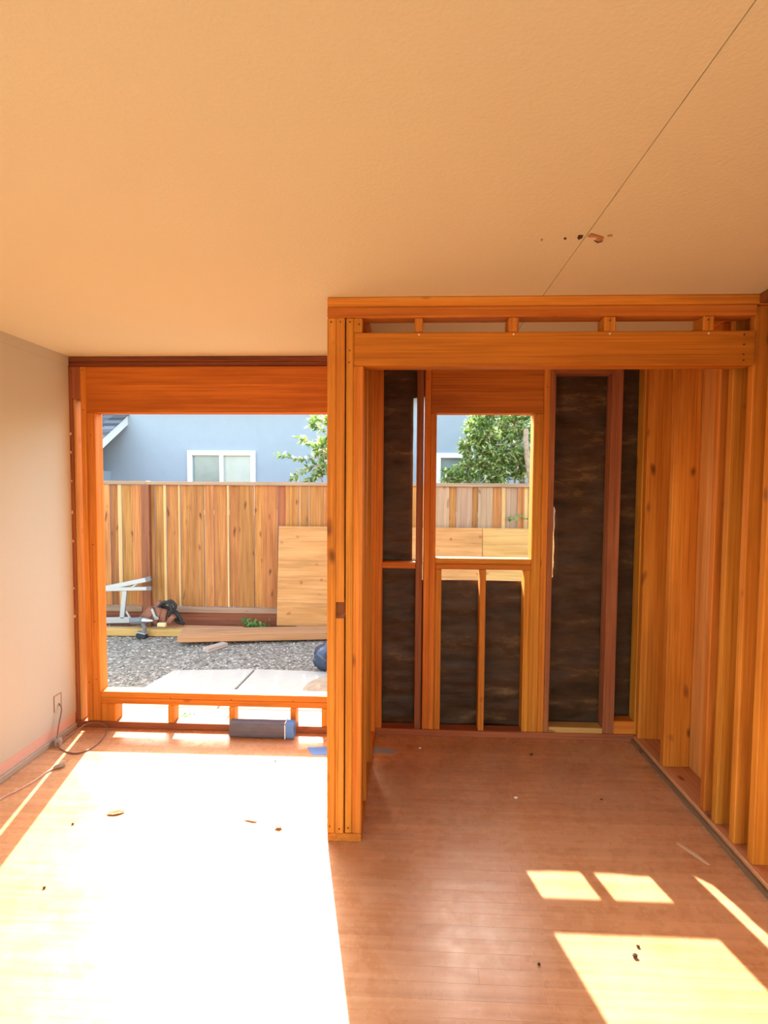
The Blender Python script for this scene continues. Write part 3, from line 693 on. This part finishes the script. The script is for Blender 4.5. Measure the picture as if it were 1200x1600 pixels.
# cordless drill
dr = root('cordless_drill', atz(218, 997, GT), 'grey cordless drill standing against the yellow lumber', 'drill')
DD = 6.215
def Dp(px, py, d=0): return at(px, py, DD+d)
bm = bmesh.new(); bm_tube(bm, [Dp(204, 971), Dp(206, 970.5), Dp(221, 969.5), Dp(223, 969.5)], [.03, .042, .042, .034], 12); from_bm('motor_housing', bm, GREYPL, dr, smooth=False)
bm = bmesh.new(); bm_tube(bm, [Dp(223, 969.5), Dp(227, 969.5), Dp(232, 970), Dp(239, 970)], [.032, .034, .024, .010], 12); from_bm('chuck', bm, STEEL, dr)
bm = bmesh.new(); bm_tube(bm, [Dp(222, 973), Dp(226, 981), Dp(225, 988)], [.024, .022, .026], 10); from_bm('handle', bm, GREYPL, dr)
bm = bmesh.new(); bm_box(bm, .12, .075, .05, .008); from_bm('battery', bm, BLACKPL, dr, Dp(221.5, 993.5), (0, .2, 0))
bm = bmesh.new(); bm_box(bm, .11, .07, .014, .003); from_bm('battery_cap', bm, ALU, dr, Dp(222, 988.5), (0, .2, 0))
# tool belt heap
tb = root('tool_belt', (-3.05, 6.42, GT), 'brown leather tool belt with black straps heaped on the lumber', 'tool belt')
TD = 6.40
def Tp(px, py, d=0): return at(px, py, TD+d)
def pouch(px0, py0, px1, py1, w0, w1, mat, d=0, th=.05):
    a, b = Tp(px0, py0, d), Tp(px1, py1, d); ax = (b-a); s = Vector((ax.z, 0, -ax.x)).normalized(); bm = bmesh.new()
    c = [a-s*w0/2, a+s*w0/2, b+s*w1/2, b-s*w1/2]; bm_prism(bm, [(p.x, p.z) for p in c], th)
    bmesh.ops.bevel(bm, geom=bm.edges[:], offset=.008, segments=2, affect='EDGES')
    return from_bm('pouch', bm, mat, tb, (0, TD+d-th/2, 0))
pouch(222, 972, 240, 950, .13, .10, LEATHER, -.04, .07); pouch(240, 972, 250, 950, .10, .08, LEATHER, -.03, .07); pouch(254, 970, 258, 952, .08, .07, LEATHER, -.02, .06)
pouch(243, 946, 252, 940, .07, .06, LEATHER, 0, .06); pouch(262, 975, 272, 962, .06, .06, LEATHER, -.02, .06)
bm = bmesh.new(); bm_prism(bm, [(p.x, p.z) for p in (Tp(241, 949), Tp(244, 948.5), Tp(249, 961), Tp(252, 961), Tp(253, 965), Tp(247, 966))], .012); from_bm('square_blade', bm, ALU, tb, (0, TD-.09, 0))
for i, pts in enumerate([[(246, 950), (256, 941), (266, 945), (268, 956), (262, 962)], [(255, 945), (266, 939), (274, 946), (272, 954)], [(262, 952), (272, 956), (282, 966), (284, 974)], [(258, 960), (268, 963), (278, 972), (288, 975)], [(252, 948), (262, 950), (276, 958), (282, 970)]]):
    cp = catmull([Tp(x, y, -.02+.02*i) for x, y in pts], 5); bm = bmesh.new(); bm_tube(bm, cp, .020 if i < 4 else .026, 7); from_bm('strap', bm, WEBBING, tb)
bm = bmesh.new(); bm_box(bm, .10, .05, .045, .006); from_bm('tape_measure', bm, YELLOWPL, tb, Tp(253, 976, -.12))
# bag by the post
tbg = root('rubbish_bag', (-.62, 5.1, GT), 'dark blue plastic bag on the gravel, half hidden by the post', 'bag')
bm = bmesh.new(); bmesh.ops.create_icosphere(bm, subdivisions=4, radius=1)
c0 = at(520, 1026, 5.25)
for v in bm.verts:
    n_ = noise.noise(v.co*2.2)*.16 + noise.noise(v.co*6)*.06; v.co = Vector((v.co.x*.19, v.co.y*.17, v.co.z*.16))*(1+n_)
    if v.co.z < -.13: v.co.z = -.13
from_bm('bag_body', bm, BAG, tbg, c0, smooth=True)
bm = bmesh.new(); bmesh.ops.create_icosphere(bm, subdivisions=3, radius=1)
for v in bm.verts: v.co = Vector((v.co.x*.16, v.co.y*.15, max(v.co.z, -.6)*.17))*(1+.15*noise.noise(v.co*3))
from_bm('lower_sack', bm, SCRAP, tbg, (c0.x+.02, c0.y, GT+.085), smooth=True)
# soil spill on the slab
sp = atz(505, 1074, G+.03); bm = bmesh.new(); bmesh.ops.create_grid(bm, x_segments=18, y_segments=18, size=.5)
for v in bm.verts:
    d = v.co.length/.5; n_ = noise.noise(v.co*7); v.co = Vector((v.co.x*.62, v.co.y*.75, max(-.01, .055*(1-d*d)+.03*n_*(1-d) - .004)))
props(from_bm('soil_pile', bm, SOIL, None, (sp.x+.13, sp.y-.03, G+.031), smooth=True), 'low spill of brown soil on the patio slab by the post', 'soil')

# ------------------------------------------------------------------ things on the floor
ro = root('membrane_roll', (-.9, 3.255, 0), 'flattened dark grey paper roll lying by the sill with blue tape end', 'paper roll')
def flat_roll(x0, x1, grow=0):
    bm = bmesh.new(); pr = []; w, h = .042+grow, .052+grow; nn = 20
    for k in range(nn):
        a = 2*PI*k/nn; e = .62
        pr.append((math.copysign(abs(math.cos(a))**e, math.cos(a))*w, math.copysign(abs(math.sin(a))**e, math.sin(a))*h))
    ra = [bm.verts.new((x0, p, z)) for p, z in pr]; rb = [bm.verts.new((x1, p, z)) for p, z in pr]
    for k in range(nn): bm.faces.new((ra[k], ra[(k+1) % nn], rb[(k+1) % nn], rb[k]))
    for s, ring in ((x0, ra), (x1, rb)):
        pin = [bm.verts.new((s, p*.35, z*.35)) for p, z in pr]; dp = [bm.verts.new((s+(.03 if s == x0 else -.03), p*.33, z*.33)) for p, z in pr]
        for k in range(nn): bm.faces.new((ring[k], ring[(k+1) % nn], pin[(k+1) % nn], pin[k])); bm.faces.new((pin[k], pin[(k+1) % nn], dp[(k+1) % nn], dp[k]))
        bm.faces.new(dp)
    bmesh.ops.recalc_face_normals(bm, faces=bm.faces); return bm
yR = 3.30; tr = math.radians(-2)
from_bm('roll_body', flat_roll(-1.10, -.715), ROLLP, ro, (0, yR, .0525), smooth=False)
from_bm('blue_tape_wrap', flat_roll(-.745, -.695, .0015), TAPE, ro, (0, yR, .0535))
bm = bmesh.new(); bm_box(bm, .006, .088, .003, 0); from_bm('tape_edge', bm, WHITE, ro, (-.748, yR, .1065))
bm = bmesh.new(); bm_box(bm, .006, .003, .09, 0); from_bm('tape_edge', bm, WHITE, ro, (-.748, yR-.0435, .0525))
def flatpatch(name, pts, mat, label, cat, z=.0, th=.0012):
    bm = bmesh.new(); a = [bm.verts.new((x, y, z)) for x, y in pts]; b_ = [bm.verts.new((x, y, z+th)) for x, y in pts]; n = len(pts)
    bm.faces.new(a); bm.faces.new(b_)
    for i in range(n): bm.faces.new((a[i], a[(i+1) % n], b_[(i+1) % n], b_[i]))
    bmesh.ops.recalc_face_normals(bm, faces=bm.faces); cx = sum(p[0] for p in pts)/n; cy = sum(p[1] for p in pts)/n
    for v in bm.verts: v.co.x -= cx; v.co.y -= cy
    return props(from_bm(name, bm, mat, None, (cx, cy, 0)), label, cat)
def fz(px, py): v = atz(px, py, 0); return (v.x, v.y)
flatpatch('tape_strip', [fz(*p) for p in ((480, 1168), (520, 1167), (522, 1180), (488, 1180), (484, 1175))], TAPE, 'bright blue tape strip stuck to floor left of the post', 'tape')
flatpatch('tape_strip', [fz(*p) for p in ((579, 1167), (602, 1167), (621, 1174), (616, 1178), (579, 1177))], TAPEFADED, 'faded grey-blue tape strip on the closet floor', 'tape')
# cables
ca = root('cable', (XL, 3.18, .2), 'thin brown cable looping from wall box to floor', 'cable')
def fl3(px, py, z=.005): return atz(px, py, z)
w0 = Vector((XL+.004, 3.185, .232))
pts = [w0, Vector((XL+.03, 3.17, .20)), Vector((XL+.035, 3.13, .11)), Vector((XL+.045, 3.10, .03)), fl3(96, 1171), fl3(120, 1177), fl3(148, 1166), fl3(164, 1149), Vector((-1.93, 3.335, .02)), Vector((-1.99, 3.345, .04)), Vector((-2.06, 3.335, .035)), Vector((-2.10, 3.27, .012)), Vector((-2.105, 3.20, .006)), Vector((-2.095, 3.14, .006))]
bm = bmesh.new(); bm_tube(bm, catmull(pts, 8), .0042, 7); from_bm('cord', bm, WIRE, ca)
bm = bmesh.new(); bm_box(bm, .035, .045, .045, .006); from_bm('plug', bm, PLUG, ca, (-2.105, 3.115, .0235), (0, 0, .3))
for dx in (-.008, .008):
    bm = bmesh.new(); bm_box(bm, .003, .02, .007, 0); from_bm('prong', bm, STEEL, ca, (-2.112+dx, 3.085, .02), (0, 0, .3))
cb = root('cable', (-1.95, 2.75, 0), 'pale pink cable trailing along the floor with a plug end', 'cable')
pts = [Vector((-2.06, 2.3, .005)), fl3(0, 1249), fl3(25, 1236), fl3(52, 1221), fl3(70, 1208), fl3(88, 1199)]
bm = bmesh.new(); bm_tube(bm, catmull(pts, 6), .0048, 7); from_bm('cord', bm, WIREP, cb)
pe = fl3(95, 1196, .014); bm = bmesh.new(); bm_tube(bm, [pe+Vector((-.03, -.02, -.004)), pe, pe+Vector((.014, .014, .003))], [.007, .014, .013], 9); from_bm('plug', bm, PLUG, cb)
for dx in (0, .01):
    bm = bmesh.new(); bm_tube(bm, [pe+Vector((.012-dx, .012+dx, .005)), pe+Vector((.028-dx, .03+dx, .012))], .002, 5); from_bm('prong', bm, STEEL, cb)
# debris
def crumb(px, py, sx, sy, sz, mat, label, name='debris_chip', cat='debris', rz=0, seed=0):
    p = atz(px, py, 0); bm = bmesh.new(); bmesh.ops.create_icosphere(bm, subdivisions=1, radius=1)
    for v in bm.verts: v.co = Vector((v.co.x*sx, v.co.y*sy, v.co.z*sz))*(1+.35*noise.noise(v.co*2+Vector((seed, 0, 0))))
    zmin = min(v.co.z for v in bm.verts)
    for v in bm.verts: v.co.z -= zmin
    return props(from_bm(name, bm, mat, None, (p.x, p.y, 0), (0, 0, rz)), label, cat)
# curled dry leaf
p = atz(181, 1271, 0); bm = bmesh.new(); V = {}
for i in range(9):
    for j in range(5):
        u = i/8*2-1; w_ = (j/4*2-1)*(1-u*u*.92)*.5; V[i, j] = bm.verts.new((u*.042, w_*.034, .002+.006*abs(w_)*1.6+.003*u*u+.001*math.sin(u*7)))
for i in range(8):
    for j in range(4): bm.faces.new((V[i, j], V[i+1, j], V[i+1, j+1], V[i, j+1]))
o = props(from_bm('dry_leaf', bm, DRYLEAF, None, (p.x, p.y, 0), (0, 0, .25)), 'curled brown dry leaf on the sunlit floor', 'leaf'); o.modifiers.new('thickness', 'SOLIDIFY').thickness = .001
crumb(392, 1283, .045, .006, .005, CHIP, 'thin pale splinter on the sunlit floor near the post', 'wood_splinter', 'splinter', -.25, 1)
crumb(435, 1294, .022, .012, .008, CHIP, 'pale chip beside the splinter near the post', seed=2)
crumb(806, 1248, .012, .006, .006, NAILP, 'white chip in the middle of the closet floor', seed=3)
crumb(992, 1495, .009, .008, .006, CRUMB, 'larger dark crumb in the big right sun patch', seed=4)
crumb(997, 1480, .007, .006, .004, CRUMB, 'smaller dark crumb just behind it in the right sun patch', seed=5)
crumb(830, 1180, .012, .009, .006, CRUMB, 'dark crumb near the closet back wall', seed=6)
crumb(656, 1170, .009, .006, .005, NAILP, 'white crumb by the closet back plate', seed=7)
crumb(114, 1288, .007, .006, .004, CRUMB, 'dark speck at left edge of the big sun patch', seed=8)
crumb(430, 1190, .004, .022, .004, CRUMB, 'small dark sliver at the far edge of the big sun patch', seed=9)
crumb(1150, 1342, .01, .008, .006, NAILP, 'white crumb beside the right wall plate', seed=10)
crumb(842, 1508, .006, .005, .004, CRUMB, 'dark speck left of the right sun patch', seed=11)
crumb(940, 1250, .008, .006, .004, CRUMB, 'dark speck on the closet floor near right studs', seed=12)
crumb(69, 1388, .007, .006, .004, CRUMB, 'dark speck low in the left sun patch', seed=13)
flatpatch('wood_shaving', [fz(*p) for p in ((1057, 1318), (1062, 1318), (1090, 1336), (1110, 1352), (1106, 1352), (1086, 1338))], CHIP, 'long thin pale shaving beside the right wall plate', 'shaving', .0, .002)
